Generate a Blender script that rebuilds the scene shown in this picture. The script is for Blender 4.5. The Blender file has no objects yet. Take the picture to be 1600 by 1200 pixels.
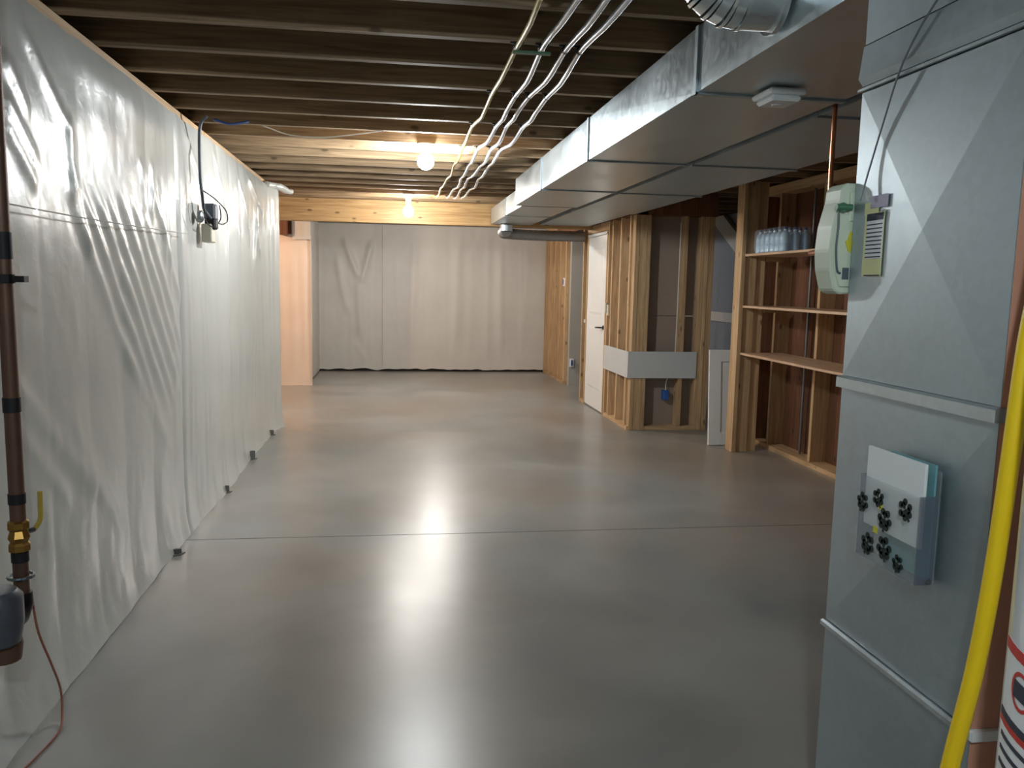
import bpy, bmesh, math, random
import numpy as np
from mathutils import Vector, Matrix, noise

random.seed(7)
SC = bpy.context.scene
COL = SC.collection

# ------------------------------------------------------------------ camera
CAM_H = 1.45
F_PX, YAW, PITCH, ROLL = 1269.92, 0.147292, 0.121877, 0.020193
cam_data = bpy.data.cameras.new('camera')
cam_data.sensor_width = 36.0
cam_data.lens = F_PX * 36.0 / 1600.0
cam_data.clip_start = 0.05
cam = bpy.data.objects.new('camera', cam_data)
COL.objects.link(cam)
_f = Vector((math.sin(YAW) * math.cos(PITCH), math.cos(YAW) * math.cos(PITCH), -math.sin(PITCH)))
_r = Vector((math.cos(YAW), -math.sin(YAW), 0))
_u = _r.cross(_f)
_r2 = math.cos(ROLL) * _r + math.sin(ROLL) * _u
_u2 = -math.sin(ROLL) * _r + math.cos(ROLL) * _u
cam.matrix_world = Matrix(((_r2.x, _u2.x, -_f.x, 0), (_r2.y, _u2.y, -_f.y, 0),
                           (_r2.z, _u2.z, -_f.z, CAM_H), (0, 0, 0, 1)))
SC.camera = cam

# ------------------------------------------------------------------ world, exposure
world = bpy.data.worlds.new('world')
SC.world = world
world.use_nodes = True
world.node_tree.nodes['Background'].inputs[0].default_value = (0.5, 0.6, 0.7, 1)
world.node_tree.nodes['Background'].inputs[1].default_value = 0.02
SC.view_settings.view_transform = 'Standard'
SC.view_settings.look = 'None'
SC.view_settings.exposure = 0.85
SC.view_settings.gamma = 1.0
SC.view_settings.use_curve_mapping = False

# strength and colour of the bulbs (used by the lamp builder below)
BULBS = [  # x, y, drop below the holder, strength, colour, label
    (0.22, 5.662, 0.0, 470.0, (0.94, 0.985, 1.0), 'bare glowing bulb under the joists, larger and nearer of two over the corridor'),
    (0.165, 8.878, 0.065, 300.0, (1.0, 0.97, 0.91), 'bare glowing bulb just before the dropped wooden beam'),
    (0.60, 10.888, 0.0, 430.0, (1.0, 0.965, 0.91), 'added unseen bulb behind the dropped beam, brightening the far plastic wall'),  # added helper bulb, out of sight, lifts the far wall
    (-2.50, 9.682, 0.0, 540.0, (1.0, 0.64, 0.41), 'warm bulb lighting the side alcove behind the plastic wall'),
    (-0.05, -0.368, 0.0, 360.0, (0.78, 0.93, 1.0), 'added unseen fill bulb behind the viewpoint, brightening the near end'),  # added fill bulb, out of view, for the near area
]

# ------------------------------------------------------------------ materials
def s2l(c):
    return tuple(((v / 255) / 12.92 if v / 255 <= 0.04045 else ((v / 255 + 0.055) / 1.055) ** 2.4) for v in c) + (1,)

MATS = {}
def new_mat(name):
    m = bpy.data.materials.new(name); m.use_nodes = True
    MATS[name] = m
    nt = m.node_tree
    return m, nt, nt.nodes['Principled BSDF'], nt.nodes.new, nt.links.new

def setp(b, **k):
    n = {'base': 'Base Color', 'rough': 'Roughness', 'metal': 'Metallic', 'spec': 'Specular IOR Level', 'coat': 'Coat Weight',
         'coatr': 'Coat Roughness', 'trans': 'Transmission Weight', 'ior': 'IOR', 'alpha': 'Alpha', 'emc': 'Emission Color', 'ems': 'Emission Strength',
         'sss': 'Subsurface Weight'}
    for a, v in k.items():
        b.inputs[n[a]].default_value = v

def plain(name, rgb, rough=0.5, metal=0.0, vary=0.12, scale=6.0, bump=0.0, bscale=60.0, **k):
    m, nt, b, N, L = new_mat(name)
    setp(b, rough=rough, metal=metal, **k)
    tc = N('ShaderNodeTexCoord')
    no = N('ShaderNodeTexNoise'); no.inputs['Scale'].default_value = scale; no.inputs['Detail'].default_value = 5
    L(tc.outputs['Object'], no.inputs['Vector'])
    mx = N('ShaderNodeMix'); mx.data_type = 'RGBA'
    c = s2l(rgb)
    mx.inputs['A'].default_value = tuple(v * (1 - vary) for v in c[:3]) + (1,)
    mx.inputs['B'].default_value = tuple(min(1, v * (1 + vary)) for v in c[:3]) + (1,)
    L(no.outputs['Fac'], mx.inputs['Factor']); L(mx.outputs['Result'], b.inputs['Base Color'])
    if bump:
        n2 = N('ShaderNodeTexNoise'); n2.inputs['Scale'].default_value = bscale; n2.inputs['Detail'].default_value = 4
        L(tc.outputs['Object'], n2.inputs['Vector'])
        bp = N('ShaderNodeBump'); bp.inputs['Strength'].default_value = bump; bp.inputs['Distance'].default_value = 0.01
        L(n2.outputs['Fac'], bp.inputs['Height']); L(bp.outputs['Normal'], b.inputs['Normal'])
    return m

def wood(name, dark, light, axis, rough=0.6):
    m, nt, b, N, L = new_mat(name)
    setp(b, rough=rough, spec=0.3)
    tc = N('ShaderNodeTexCoord'); oi = N('ShaderNodeObjectInfo')
    ad = N('ShaderNodeVectorMath'); ad.operation = 'ADD'
    sc_ = N('ShaderNodeVectorMath'); sc_.operation = 'SCALE'; sc_.inputs['Scale'].default_value = 37.0
    cb = N('ShaderNodeCombineXYZ')
    for i in range(3): L(oi.outputs['Random'], cb.inputs[i])
    L(cb.outputs[0], sc_.inputs[0]); L(tc.outputs['Object'], ad.inputs[0]); L(sc_.outputs[0], ad.inputs[1])
    mp = N('ShaderNodeMapping')
    s = [22.0, 22.0, 22.0]; s[axis] = 1.1
    mp.inputs['Scale'].default_value = s
    L(ad.outputs[0], mp.inputs['Vector'])
    n1 = N('ShaderNodeTexNoise'); n1.inputs['Scale'].default_value = 1.6; n1.inputs['Detail'].default_value = 6; n1.inputs['Distortion'].default_value = 1.4
    L(mp.outputs[0], n1.inputs['Vector'])
    mx = N('ShaderNodeMix'); mx.data_type = 'RGBA'
    mx.inputs['A'].default_value = s2l(dark); mx.inputs['B'].default_value = s2l(light)
    rp = N('ShaderNodeMapRange'); rp.inputs['From Min'].default_value = 0.32; rp.inputs['From Max'].default_value = 0.68
    L(n1.outputs['Fac'], rp.inputs['Value']); L(rp.outputs[0], mx.inputs['Factor'])
    # knots
    mp2 = N('ShaderNodeMapping'); s2 = [9.0, 9.0, 9.0]; s2[axis] = 4.2; mp2.inputs['Scale'].default_value = s2
    L(ad.outputs[0], mp2.inputs['Vector'])
    vo = N('ShaderNodeTexVoronoi'); vo.inputs['Scale'].default_value = 1.0; L(mp2.outputs[0], vo.inputs['Vector'])
    kr = N('ShaderNodeMapRange'); kr.inputs['From Min'].default_value = 0.07; kr.inputs['From Max'].default_value = 0.15
    kr.inputs['To Min'].default_value = 0.75; kr.inputs['To Max'].default_value = 0.0
    L(vo.outputs['Distance'], kr.inputs['Value'])
    m2 = N('ShaderNodeMix'); m2.data_type = 'RGBA'; m2.inputs['B'].default_value = s2l(tuple(v * 0.55 for v in dark))
    L(kr.outputs[0], m2.inputs['Factor']); L(mx.outputs['Result'], m2.inputs['A'])
    hs = N('ShaderNodeHueSaturation')
    vr = N('ShaderNodeMapRange'); vr.inputs['To Min'].default_value = 0.82; vr.inputs['To Max'].default_value = 1.15
    L(oi.outputs['Random'], vr.inputs['Value']); L(vr.outputs[0], hs.inputs['Value'])
    L(m2.outputs['Result'], hs.inputs['Color']); L(hs.outputs['Color'], b.inputs['Base Color'])
    bp = N('ShaderNodeBump'); bp.inputs['Strength'].default_value = 0.15; bp.inputs['Distance'].default_value = 0.004
    L(n1.outputs['Fac'], bp.inputs['Height']); L(bp.outputs['Normal'], b.inputs['Normal'])
    return m

STUD = ((178, 144, 106), (210, 178, 138))
wood('stud_z', *STUD, 2); wood('stud_y', *STUD, 1); wood('stud_x', *STUD, 0)
wood('joist_x', (122, 100, 76), (168, 142, 110), 0, 0.7)
wood('beam_x', (152, 118, 76), (186, 152, 106), 0, 0.5)
wood('board_dark', (100, 66, 47), (130, 88, 62), 2, 0.7)
wood('shelf_y', (178, 144, 116), (214, 182, 150), 1, 0.5)
wood('osb', (84, 66, 50), (126, 102, 78), 1, 0.85)

def concrete():
    m, nt, b, N, L = new_mat('concrete')
    tc = N('ShaderNodeTexCoord')
    def nz(scale, detail=6, rough=0.6, dist=0.0):
        n = N('ShaderNodeTexNoise'); n.inputs['Scale'].default_value = scale; n.inputs['Detail'].default_value = detail
        n.inputs['Roughness'].default_value = rough; n.inputs['Distortion'].default_value = dist
        L(tc.outputs['Object'], n.inputs['Vector']); return n
    n1 = nz(1.1, 3, 0.5, 0.6); n2 = nz(5.0, 2, 0.5); n3 = nz(0.5, 3, 0.5, 0.4)
    def mixc(fac, a, bcol, lo, hi):
        r = N('ShaderNodeMapRange'); r.inputs['From Min'].default_value = lo; r.inputs['From Max'].default_value = hi
        L(fac, r.inputs['Value'])
        x = N('ShaderNodeMix'); x.data_type = 'RGBA'; L(r.outputs[0], x.inputs['Factor'])
        for k, v in (('A', a), ('B', bcol)):
            if isinstance(v, tuple): x.inputs[k].default_value = v
            else: L(v, x.inputs[k])
        return x.outputs['Result']
    c = mixc(n1.outputs['Fac'], s2l((130, 135, 135)), s2l((172, 173, 169)), 0.22, 0.78)
    c = mixc(n3.outputs['Fac'], c, s2l((150, 130, 108)), 0.38, 0.86)
    x = N('ShaderNodeMix'); x.data_type = 'RGBA'; x.blend_type = 'MULTIPLY'; x.inputs['Factor'].default_value = 0.35
    L(c, x.inputs['A'])
    g = N('ShaderNodeMapRange'); g.inputs['From Min'].default_value = 0.15; g.inputs['From Max'].default_value = 0.85; g.inputs['To Min'].default_value = 0.72
    L(n2.outputs['Fac'], g.inputs['Value'])
    cb = N('ShaderNodeCombineColor')
    for i in range(3): L(g.outputs[0], cb.inputs[i])
    L(cb.outputs[0], x.inputs['B']); L(x.outputs['Result'], b.inputs['Base Color'])
    r = N('ShaderNodeMapRange'); r.inputs['From Min'].default_value = 0.15; r.inputs['From Max'].default_value = 0.85
    r.inputs['To Min'].default_value = 0.26; r.inputs['To Max'].default_value = 0.35
    L(n1.outputs['Fac'], r.inputs['Value']); L(r.outputs[0], b.inputs['Roughness'])
    setp(b, spec=0.42)
concrete()

def galvanised(name, rgb, rough):
    m, nt, b, N, L = new_mat(name)
    setp(b, metal=0.85)
    tc = N('ShaderNodeTexCoord')
    vo = N('ShaderNodeTexVoronoi'); vo.inputs['Scale'].default_value = 55; L(tc.outputs['Object'], vo.inputs['Vector'])
    no = N('ShaderNodeTexNoise'); no.inputs['Scale'].default_value = 3; no.inputs['Detail'].default_value = 5; L(tc.outputs['Object'], no.inputs['Vector'])
    ad = N('ShaderNodeMath'); ad.operation = 'ADD'
    sp = N('ShaderNodeSeparateColor'); L(vo.outputs['Color'], sp.inputs[0])
    ml = N('ShaderNodeMath'); ml.operation = 'MULTIPLY'; ml.inputs[1].default_value = 0.25; L(sp.outputs[0], ml.inputs[0])
    L(ml.outputs[0], ad.inputs[0]); L(no.outputs['Fac'], ad.inputs[1])
    mx = N('ShaderNodeMix'); mx.data_type = 'RGBA'
    c = s2l(rgb)
    mx.inputs['A'].default_value = tuple(v * 0.82 for v in c[:3]) + (1,); mx.inputs['B'].default_value = tuple(min(1, v * 1.12) for v in c[:3]) + (1,)
    L(ad.outputs[0], mx.inputs['Factor']); L(mx.outputs['Result'], b.inputs['Base Color'])
    r = N('ShaderNodeMapRange'); r.inputs['From Min'].default_value = 0.3; r.inputs['From Max'].default_value = 0.9
    r.inputs['To Min'].default_value = rough - 0.06; r.inputs['To Max'].default_value = rough + 0.08
    L(ad.outputs[0], r.inputs['Value']); L(r.outputs[0], b.inputs['Roughness'])
    return m
galvanised('galvanised', (196, 206, 210), 0.34)
galvanised('galvanised_dull', (176, 188, 194), 0.46)
galvanised('galvanised_bright', (214, 220, 222), 0.20)

def film(name, rgb, rough, bump, coat=0.35):
    m, nt, b, N, L = new_mat(name)
    setp(b, rough=rough, spec=0.6, coat=coat, coatr=0.12)
    tc = N('ShaderNodeTexCoord')
    no = N('ShaderNodeTexNoise'); no.inputs['Scale'].default_value = 2.2; no.inputs['Detail'].default_value = 6; L(tc.outputs['Object'], no.inputs['Vector'])
    mx = N('ShaderNodeMix'); mx.data_type = 'RGBA'
    c = s2l(rgb)
    mx.inputs['A'].default_value = tuple(v * 0.9 for v in c[:3]) + (1,); mx.inputs['B'].default_value = tuple(min(1, v * 1.08) for v in c[:3]) + (1,)
    L(no.outputs['Fac'], mx.inputs['Factor']); L(mx.outputs['Result'], b.inputs['Base Color'])
    n2 = N('ShaderNodeTexNoise'); n2.inputs['Scale'].default_value = 14; n2.inputs['Detail'].default_value = 5; n2.inputs['Distortion'].default_value = 1.0
    L(tc.outputs['Object'], n2.inputs['Vector'])
    bp = N('ShaderNodeBump'); bp.inputs['Strength'].default_value = bump; bp.inputs['Distance'].default_value = 0.02
    L(n2.outputs['Fac'], bp.inputs['Height']); L(bp.outputs['Normal'], b.inputs['Normal'])
    return m
film('poly_film', (214, 216, 212), 0.28, 0.08)
film('poly_film_back', (204, 200, 193), 0.55, 0.04, 0.0)
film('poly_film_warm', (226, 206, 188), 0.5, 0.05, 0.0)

plain('drywall', (196, 198, 198), 0.8, vary=0.05)
plain('drywall_grey', (168, 164, 156), 0.8, vary=0.05)
plain('drywall_blue', (132, 142, 156), 0.8, vary=0.06)
plain('flex_grey', (120, 118, 116), 0.5, 0.2, vary=0.15)
plain('drywall_back', (150, 134, 122), 0.85, vary=0.08)
plain('dark_gap', (40, 36, 34), 0.9)
plain('white_paint', (232, 232, 230), 0.4, vary=0.03)
plain('white_plastic', (230, 232, 232), 0.35, vary=0.03)
plain('cream_plastic', (214, 222, 200), 0.4, vary=0.04)
plain('porcelain', (236, 232, 224), 0.25, vary=0.03)
plain('copper', (176, 110, 78), 0.35, 0.9, vary=0.2, scale=14)
plain('old_copper', (112, 82, 68), 0.5, 0.45, vary=0.3, scale=14)
plain('brass', (168, 128, 66), 0.35, 0.85, vary=0.2, scale=20)
plain('black_rubber', (24, 24, 28), 0.6)
plain('black_metal', (38, 36, 38), 0.4, 0.5)
plain('grey_metal', (128, 132, 138), 0.35, 0.8)
plain('meter_grey', (92, 94, 104), 0.4, 0.3, vary=0.2, scale=20)
plain('yellow_coat', (246, 206, 18), 0.4, vary=0.05)
plain('yellow_pipe', (196, 170, 70), 0.45, vary=0.15)
plain('pex_grey', (200, 204, 212), 0.22, 0.35, vary=0.1, coat=0.6)
plain('warm_lit_panel', (206, 148, 124), 0.5, vary=0.06)  # warm lamp light on the sheet metal, put into the base colour
plain('heater_white', (214, 222, 228), 0.3, vary=0.03, coat=0.4)
plain('paper', (240, 242, 244), 0.7, vary=0.03)
plain('paper_cream', (232, 230, 176), 0.7, vary=0.04)
plain('paper_lilac', (176, 170, 190), 0.7, vary=0.05)
plain('teal_sheet', (120, 172, 180), 0.6, vary=0.05)
plain('ink_dark', (52, 56, 72), 0.7)
plain('ink_red', (206, 56, 46), 0.6)
plain('ink_green', (22, 42, 36), 0.7)
plain('sticker_yellow', (216, 206, 60), 0.6)
plain('green_fitting', (76, 122, 92), 0.4)
plain('blue_box', (44, 92, 168), 0.45)
plain('blue_cable', (60, 82, 140), 0.5)
plain('grey_cable', (92, 98, 108), 0.5)
plain('beige_box', (206, 200, 180), 0.5)
plain('white_cable', (226, 224, 216), 0.5)
plain('rust_wire', (160, 98, 78), 0.5, vary=0.3, scale=8)
plain('bottle_blue', (190, 216, 234), 0.15, vary=0.1, coat=0.6)
plain('cap_blue', (50, 62, 120), 0.4)
plain('block_wall', (150, 148, 142), 0.85, vary=0.1, bump=0.2)

def clear(name, rgb, opacity, rough=0.08):
    m, nt, b, N, L = new_mat(name)
    setp(b, rough=rough, base=s2l(rgb), spec=0.6)
    tr = N('ShaderNodeBsdfTransparent'); mx = N('ShaderNodeMixShader'); mx.inputs[0].default_value = opacity
    L(tr.outputs[0], mx.inputs[1]); L(b.outputs[0], mx.inputs[2]); L(mx.outputs[0], nt.nodes['Material Output'].inputs['Surface'])
    return m
clear('acrylic', (198, 206, 208), 0.20)
clear('acrylic_edge', (112, 120, 134), 0.5)
clear('shrink_wrap', (200, 214, 226), 0.22)

def emissive(name, col, strength):
    m, nt, b, N, L = new_mat(name)
    setp(b, base=(0.9, 0.9, 0.88, 1), emc=tuple(col) + (1,), ems=strength)
    return m

# ------------------------------------------------------------------ mesh helpers
WO = {}   # world origin of every object
class MB:
    def __init__(s): s.v = []; s.f = []
    def box(s, x0, x1, y0, y1, z0, z1):
        b = len(s.v)
        s.v += [(x, y, z) for z in (z0, z1) for y in (y0, y1) for x in (x0, x1)]
        s.f += [tuple(b + i for i in q) for q in ((0, 2, 3, 1), (4, 5, 7, 6), (0, 1, 5, 4), (2, 6, 7, 3), (0, 4, 6, 2), (1, 3, 7, 5))]
        return s
    def tube(s, pts, r, n=10, cap=True):
        P = [Vector(p) for p in pts]; rr = r if isinstance(r, (list, tuple)) else [r] * len(P)
        up = None; base = len(s.v)
        for i, p in enumerate(P):
            t = (P[min(i + 1, len(P) - 1)] - P[max(i - 1, 0)]).normalized()
            if up is None:
                up = Vector((0, 0, 1)) if abs(t.z) < 0.9 else Vector((1, 0, 0))
            a = t.cross(up).normalized(); up = a.cross(t).normalized()
            for k in range(n):
                w = 2 * math.pi * k / n
                s.v.append(tuple(p + rr[i] * (math.cos(w) * a + math.sin(w) * up)))
        for i in range(len(P) - 1):
            for k in range(n):
                k2 = (k + 1) % n
                s.f.append((base + i * n + k, base + (i + 1) * n + k, base + (i + 1) * n + k2, base + i * n + k2))
        if cap:
            s.f.append(tuple(base + k for k in range(n))); s.f.append(tuple(base + (len(P) - 1) * n + k for k in reversed(range(n))))
        return s
    def lathe(s, prof, c, axis=2, n=20):
        base = len(s.v)
        ax = [(1, 2, 0), (2, 0, 1), (0, 1, 2)][axis]
        for r, h in prof:
            for k in range(n):
                w = 2 * math.pi * k / n
                q = [0, 0, 0]; q[ax[0]] = r * math.cos(w); q[ax[1]] = r * math.sin(w); q[ax[2]] = h
                s.v.append((c[0] + q[0], c[1] + q[1], c[2] + q[2]))
        for i in range(len(prof) - 1):
            for k in range(n):
                k2 = (k + 1) % n
                s.f.append((base + i * n + k, base + i * n + k2, base + (i + 1) * n + k2, base + (i + 1) * n + k))
        if prof[0][0] > 1e-6: s.f.append(tuple(base + k for k in reversed(range(n))))
        if prof[-1][0] > 1e-6: s.f.append(tuple(base + (len(prof) - 1) * n + k for k in range(n)))
        return s
    def prism(s, poly, axis, a0, a1):
        # poly: list of 2D points in the two other axes (in xyz order), extruded along axis from a0 to a1
        base = len(s.v); n = len(poly)
        for a in (a0, a1):
            for p, q in poly:
                s.v.append({0: (a, p, q), 1: (p, a, q), 2: (p, q, a)}[axis])
        s.f.append(tuple(base + k for k in range(n))); s.f.append(tuple(base + n + k for k in reversed(range(n))))
        for k in range(n):
            k2 = (k + 1) % n
            s.f.append((base + k, base + n + k, base + n + k2, base + k2))
        return s
    def build(s, name, mat, parent=None, bevel=0.0, smooth=False, origin=None):
        v = np.array(s.v, float); lo = v.min(0); hi = v.max(0)
        o3 = Vector(origin) if origin else Vector(((lo[0] + hi[0]) / 2, (lo[1] + hi[1]) / 2, lo[2]))
        v = v - np.array(o3)
        me = bpy.data.meshes.new(name); me.from_pydata(v.tolist(), [], s.f)
        bm = bmesh.new(); bm.from_mesh(me)
        bmesh.ops.remove_doubles(bm, verts=bm.verts, dist=1e-5)
        bmesh.ops.recalc_face_normals(bm, faces=bm.faces)
        if bevel:
            bmesh.ops.bevel(bm, geom=list(bm.edges), offset=bevel, segments=1, affect='EDGES', clamp_overlap=True)
        if smooth:
            for f in bm.faces: f.smooth = True
        bm.to_mesh(me); bm.free()
        if smooth and hasattr(me, 'set_sharp_from_angle'): me.set_sharp_from_angle(angle=math.radians(40))
        me.materials.append(MATS[mat])
        o = bpy.data.objects.new(name, me); COL.objects.link(o)
        WO[o.name] = o3
        if parent: o.parent = parent; o.location = o3 - WO[parent.name]
        else: o.location = o3
        return o

def thing(name, label, cat, loc, group=None):
    o = bpy.data.objects.new(name, None); COL.objects.link(o)
    o.location = loc; WO[o.name] = Vector(loc); o.empty_display_size = 0.1
    return tag(o, label, cat, group)
def tag(o, label, cat, group=None):
    o['label'] = label; o['category'] = cat
    if group: o['group'] = group
    return o
def struct(o):
    o['kind'] = 'structure'; return o
def sempty(name, loc=(0, 0, 0)):
    o = bpy.data.objects.new(name, None); COL.objects.link(o); o.location = loc; WO[o.name] = Vector(loc); o.empty_display_size = 0.1
    return struct(o)
def B(*a): return MB().box(*a)
def smooth_path(pts, n=8):
    P = [Vector(p) for p in pts]; out = []
    for i in range(len(P) - 1):
        p0 = P[max(i - 1, 0)]; p1 = P[i]; p2 = P[i + 1]; p3 = P[min(i + 2, len(P) - 1)]
        for k in range(n):
            t = k / n
            out.append(0.5 * ((2 * p1) + (p2 - p0) * t + (2 * p0 - 5 * p1 + 4 * p2 - p3) * t * t + (3 * p1 - p0 - 3 * p2 + p3) * t ** 3))
    out.append(P[-1]); return out

ZJ = 2.38      # underside of the joists
# ================================================================== SETTING
# ---- floor: two slabs with a sawn joint
floor = struct(B(-4.3, 5.0, -3.1, 13.7, -0.20, -0.05).build('floor', 'concrete'))
B(-4.3, 5.0, -3.1, 4.597, -0.05, 0.0).build('concrete_slab', 'concrete', floor, origin=(0, 0, -0.05))
B(-4.3, 5.0, 4.605, 13.7, -0.05, 0.0).build('concrete_slab', 'concrete', floor, origin=(0, 0, -0.05))

# ---- ceiling: subfloor sheets, joists, dropped beam
ceiling = sempty('ceiling', (0, 5, ZJ))
y = -3.1; k = 0
while y < 13.6:
    for x0 in (-4.3, -1.86, 0.58, 3.02):
        x1 = min(x0 + 2.434, 5.0)
        B(x0, x1, y, min(y + 1.214, 13.7), ZJ + 0.235, ZJ + 0.255).build('subfloor_panel', 'osb', ceiling)
    y += 1.22
y = 3.25 - 0.402 * 15
while y < 13.4:
    B(-4.25, 4.95, y - 0.019, y + 0.019, ZJ, ZJ + 0.235).build('joist', 'joist_x', ceiling)
    y += 0.402
for i in range(3):
    B(-1.62, 2.36, 9.62 + i * 0.045, 9.66 + i * 0.045, 2.122, ZJ).build('beam_ply', 'beam_x', ceiling, bevel=0.002)

# ---- plastic sheets
def fold(U, Z, u0, z0, u1, z1, w, a):
    du, dz = u1 - u0, z1 - z0; L = math.hypot(du, dz); du /= L; dz /= L
    s = ((U - u0) * du + (Z - z0) * dz) / L
    p = -(U - u0) * dz + (Z - z0) * du
    env = np.clip(np.minimum(s, 1 - s) * 4 + 0.15, 0, 1); env = env * env * (3 - 2 * env)
    return a * env * np.exp(-(p / w) ** 2)
def sheet(name, parent, mat, axis, pos, sign, u0, u1, z0, z1, step, folds, seed=0, amp=0.012, pillow=0.01, flare=0.03, crinkle=0.004, extra=None, hem=0.006):
    nu = max(8, int((u1 - u0) / step)); nz = int((z1 - z0) / step)
    us = np.linspace(u0, u1, nu + 1); zs = np.linspace(z0, z1, nz + 1)
    U, Z = np.meshgrid(us, zs)
    D = np.zeros_like(U)
    rs = np.random.RandomState(seed)
    for q in range(7):
        fu, fz, ph = rs.uniform(1.5, 7), rs.uniform(0.4, 2.2), rs.uniform(0, 6.28)
        D += amp / 7 * 2 * np.sin(fu * U + fz * Z + ph) * np.sin(0.7 * fz * Z + 2 * ph)
    D += pillow * np.abs(np.sin(math.pi * (U - 0.1) / 0.406)) ** 0.6
    D += flare * np.exp(-Z / 0.10) - 0.5 * flare * np.exp(-((z1 - Z) / 0.05))
    for f in folds: D += 0.6 * fold(U, Z, *f)
    if extra: D += extra(U, Z)
    verts = []
    for j in range(nz + 1):
        for i in range(nu + 1):
            u, z = us[i], zs[j]; d = D[j, i]
            d += crinkle * noise.noise((u * 5 + seed, z * 3, seed)) + 0.5 * crinkle * noise.noise((u * 14, z * 9, seed + 3.3))
            if j == 0: z += hem * noise.noise((u * 6, 0.3, seed + 9.1))
            verts.append((pos + sign * d, u, z) if axis == 0 else (u, pos + sign * d, z))
    m = MB(); m.v = verts
    w = nu + 1
    m.f = [(j * w + i, j * w + i + 1, (j + 1) * w + i + 1, (j + 1) * w + i) for j in range(nz) for i in range(nu)]
    o = m.build(name, mat, parent, smooth=True)
    return o

wall_left = struct(B(-1.42, -1.25, -3.0, 8.12, 0.0, 2.36).build('wall_left', 'block_wall'))
B(-1.25, -1.19, -3.0, 8.12, 0.0, 0.036).build('bottom_plate', 'stud_y', wall_left)
B(-1.25, -1.19, -3.0, 8.12, 2.325, 2.376).build('top_plate', 'stud_y', wall_left)
rs = np.random.RandomState(4)
folds1 = []
for (a, b, dz, w, am) in ((3.18, 1.80, 0.95, .020, .020), (3.30, 1.84, 1.15, .018, .024), (3.43, 1.86, 1.2, .020, .024), (3.56, 1.86, 1.2, .018, .022),
                          (3.70, 1.88, 1.15, .022, .022), (3.86, 1.86, 1.0, .020, .020), (4.02, 1.84, .9, .022, .018), (4.16, 1.96, .8, .018, .018)):
    folds1.append((a, b, a + dz * 0.85, b - dz * 0.95, w * 1.7, am * 0.8))
folds1 += [(2.86, 2.26, 3.26, 1.96, 0.03, 0.0153), (3.25, 2.04, 3.26, 1.7, 0.03, 0.0187), (3.26, 1.86, 3.42, 1.5, 0.03, 0.0153),
           (2.7, 2, 2.98, 1.8, 0.033, 0.0187), (2.7, 1.92, 2.96, 1.72, 0.03, 0.017), (2.72, 2.12, 2.93, 1.95, 0.03, 0.0153),
           (2.62, 1.16, 3.05, 0.84, 0.045, 0.0153), (3, 0.88, 3.5, 0.5, 0.048, 0.0153), (2.66, 1, 3.1, 0.62, 0.0375, 0.011), (3.1, 0.95, 3.7, 0.3, 0.045, 0.0102),
           (4.05, 2, 4.12, 1.75, 0.03, 0.017), (4.25, 2.02, 4.2, 1.7, 0.03, 0.017), (4.35, 1.95, 4.45, 1.5, 0.03, 0.0153), (3.7, 1.2, 4.5, 0.5, 0.045, 0.0102),
           (3.2, 2.26, 4.6, 2.2, 0.075, 0.0127), (4.5, 2.25, 4.56, 0.3, 0.0375, 0.0119)]
# near sheet, bellies out a little; overlapped by the second sheet at the seam
sheet('plastic_sheet', wall_left, 'poly_film', 0, -1.165, 1, 0.6, 4.82, 0.0, 2.335, 0.016, folds1, seed=1, amp=0.012, pillow=0.005,
      extra=lambda U, Z: -0.035 * np.clip((U - 4.70) / 0.12, 0, 1))
folds2 = [(y0, z0, y0 + rs.uniform(-.06, .06), z0 - rs.uniform(.5, 1.5), rs.uniform(.022, .045), rs.uniform(.008, .018))
          for y0, z0 in [(rs.uniform(4.85, 7.85), rs.uniform(1.2, 2.25)) for q in range(26)]]
folds2 += [(4.9, 2.3, 5.3, 2.0, .025, .02), (5.6, 2.28, 6.1, 1.85, .03, .02), (6.5, 2.25, 7.0, 1.7, .03, .02), (6.9, 2.3, 7.7, 2.0, .03, .025),
           (7.2, 1.95, 7.5, 1.6, .03, .03), (7.3, 2.1, 7.1, 1.5, .03, .03), (5.2, 1.6, 5.24, .1, .03, .015)]
sheet('plastic_sheet', wall_left, 'poly_film', 0, -1.162, 1, 4.62, 7.96, 0.0, 2.335, 0.016, folds2, seed=2, amp=0.012, pillow=0.009,
      extra=lambda U, Z: -0.035 * np.clip((4.76 - U) / 0.12, 0, 1))
sheet('plastic_sheet', wall_left, 'poly_film', 0, -1.155, 1, 7.93, 8.22, 0.0, 2.33, 0.012,
      [(8.0, 2.3, 8.0, 0.05, .02, .02), (8.1, 2.3, 8.09, 0.05, .025, .02)], seed=3, amp=0.006, pillow=0.0,
      extra=lambda U, Z: 0.07 * np.clip((U - 7.95) / 0.25, 0, 1) ** 1.3)
# crumpled tabs of film sticking out along the hem
for yy, hh in ((5.63, .05), (6.70, .07), (7.75, .05), (4.35, .03)):
    MB().prism([(-1.15, yy - .04), (-1.10, yy - .01), (-1.085, yy + .03), (-1.12, yy + .04), (-1.15, yy + .05)], 2, .001, .006).prism([(-1.14, yy), (-1.10, yy + .01), (-1.13, yy + .02)], 2, .006, hh).build('hem_tab', 'flex_grey', wall_left)
# return of the plastic around the end of the wall
sheet('plastic_return', wall_left, 'poly_film_back', 1, 8.215, 1, -1.42, -1.085, 0.0, 2.33, 0.03, [], seed=5, amp=0.005, pillow=0, flare=0)
# rolled scrap of film at the top of the wall end
MB().tube(smooth_path([(-1.16, 8.0, 2.33), (-1.08, 8.2, 2.335), (-1.02, 8.33, 2.31), (-0.985, 8.42, 2.315)], 5), [.03] * 5 + [.034] * 5 + [.026] * 5 + [.015], 9).build('film_roll', 'poly_film', wall_left, smooth=True)

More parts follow.
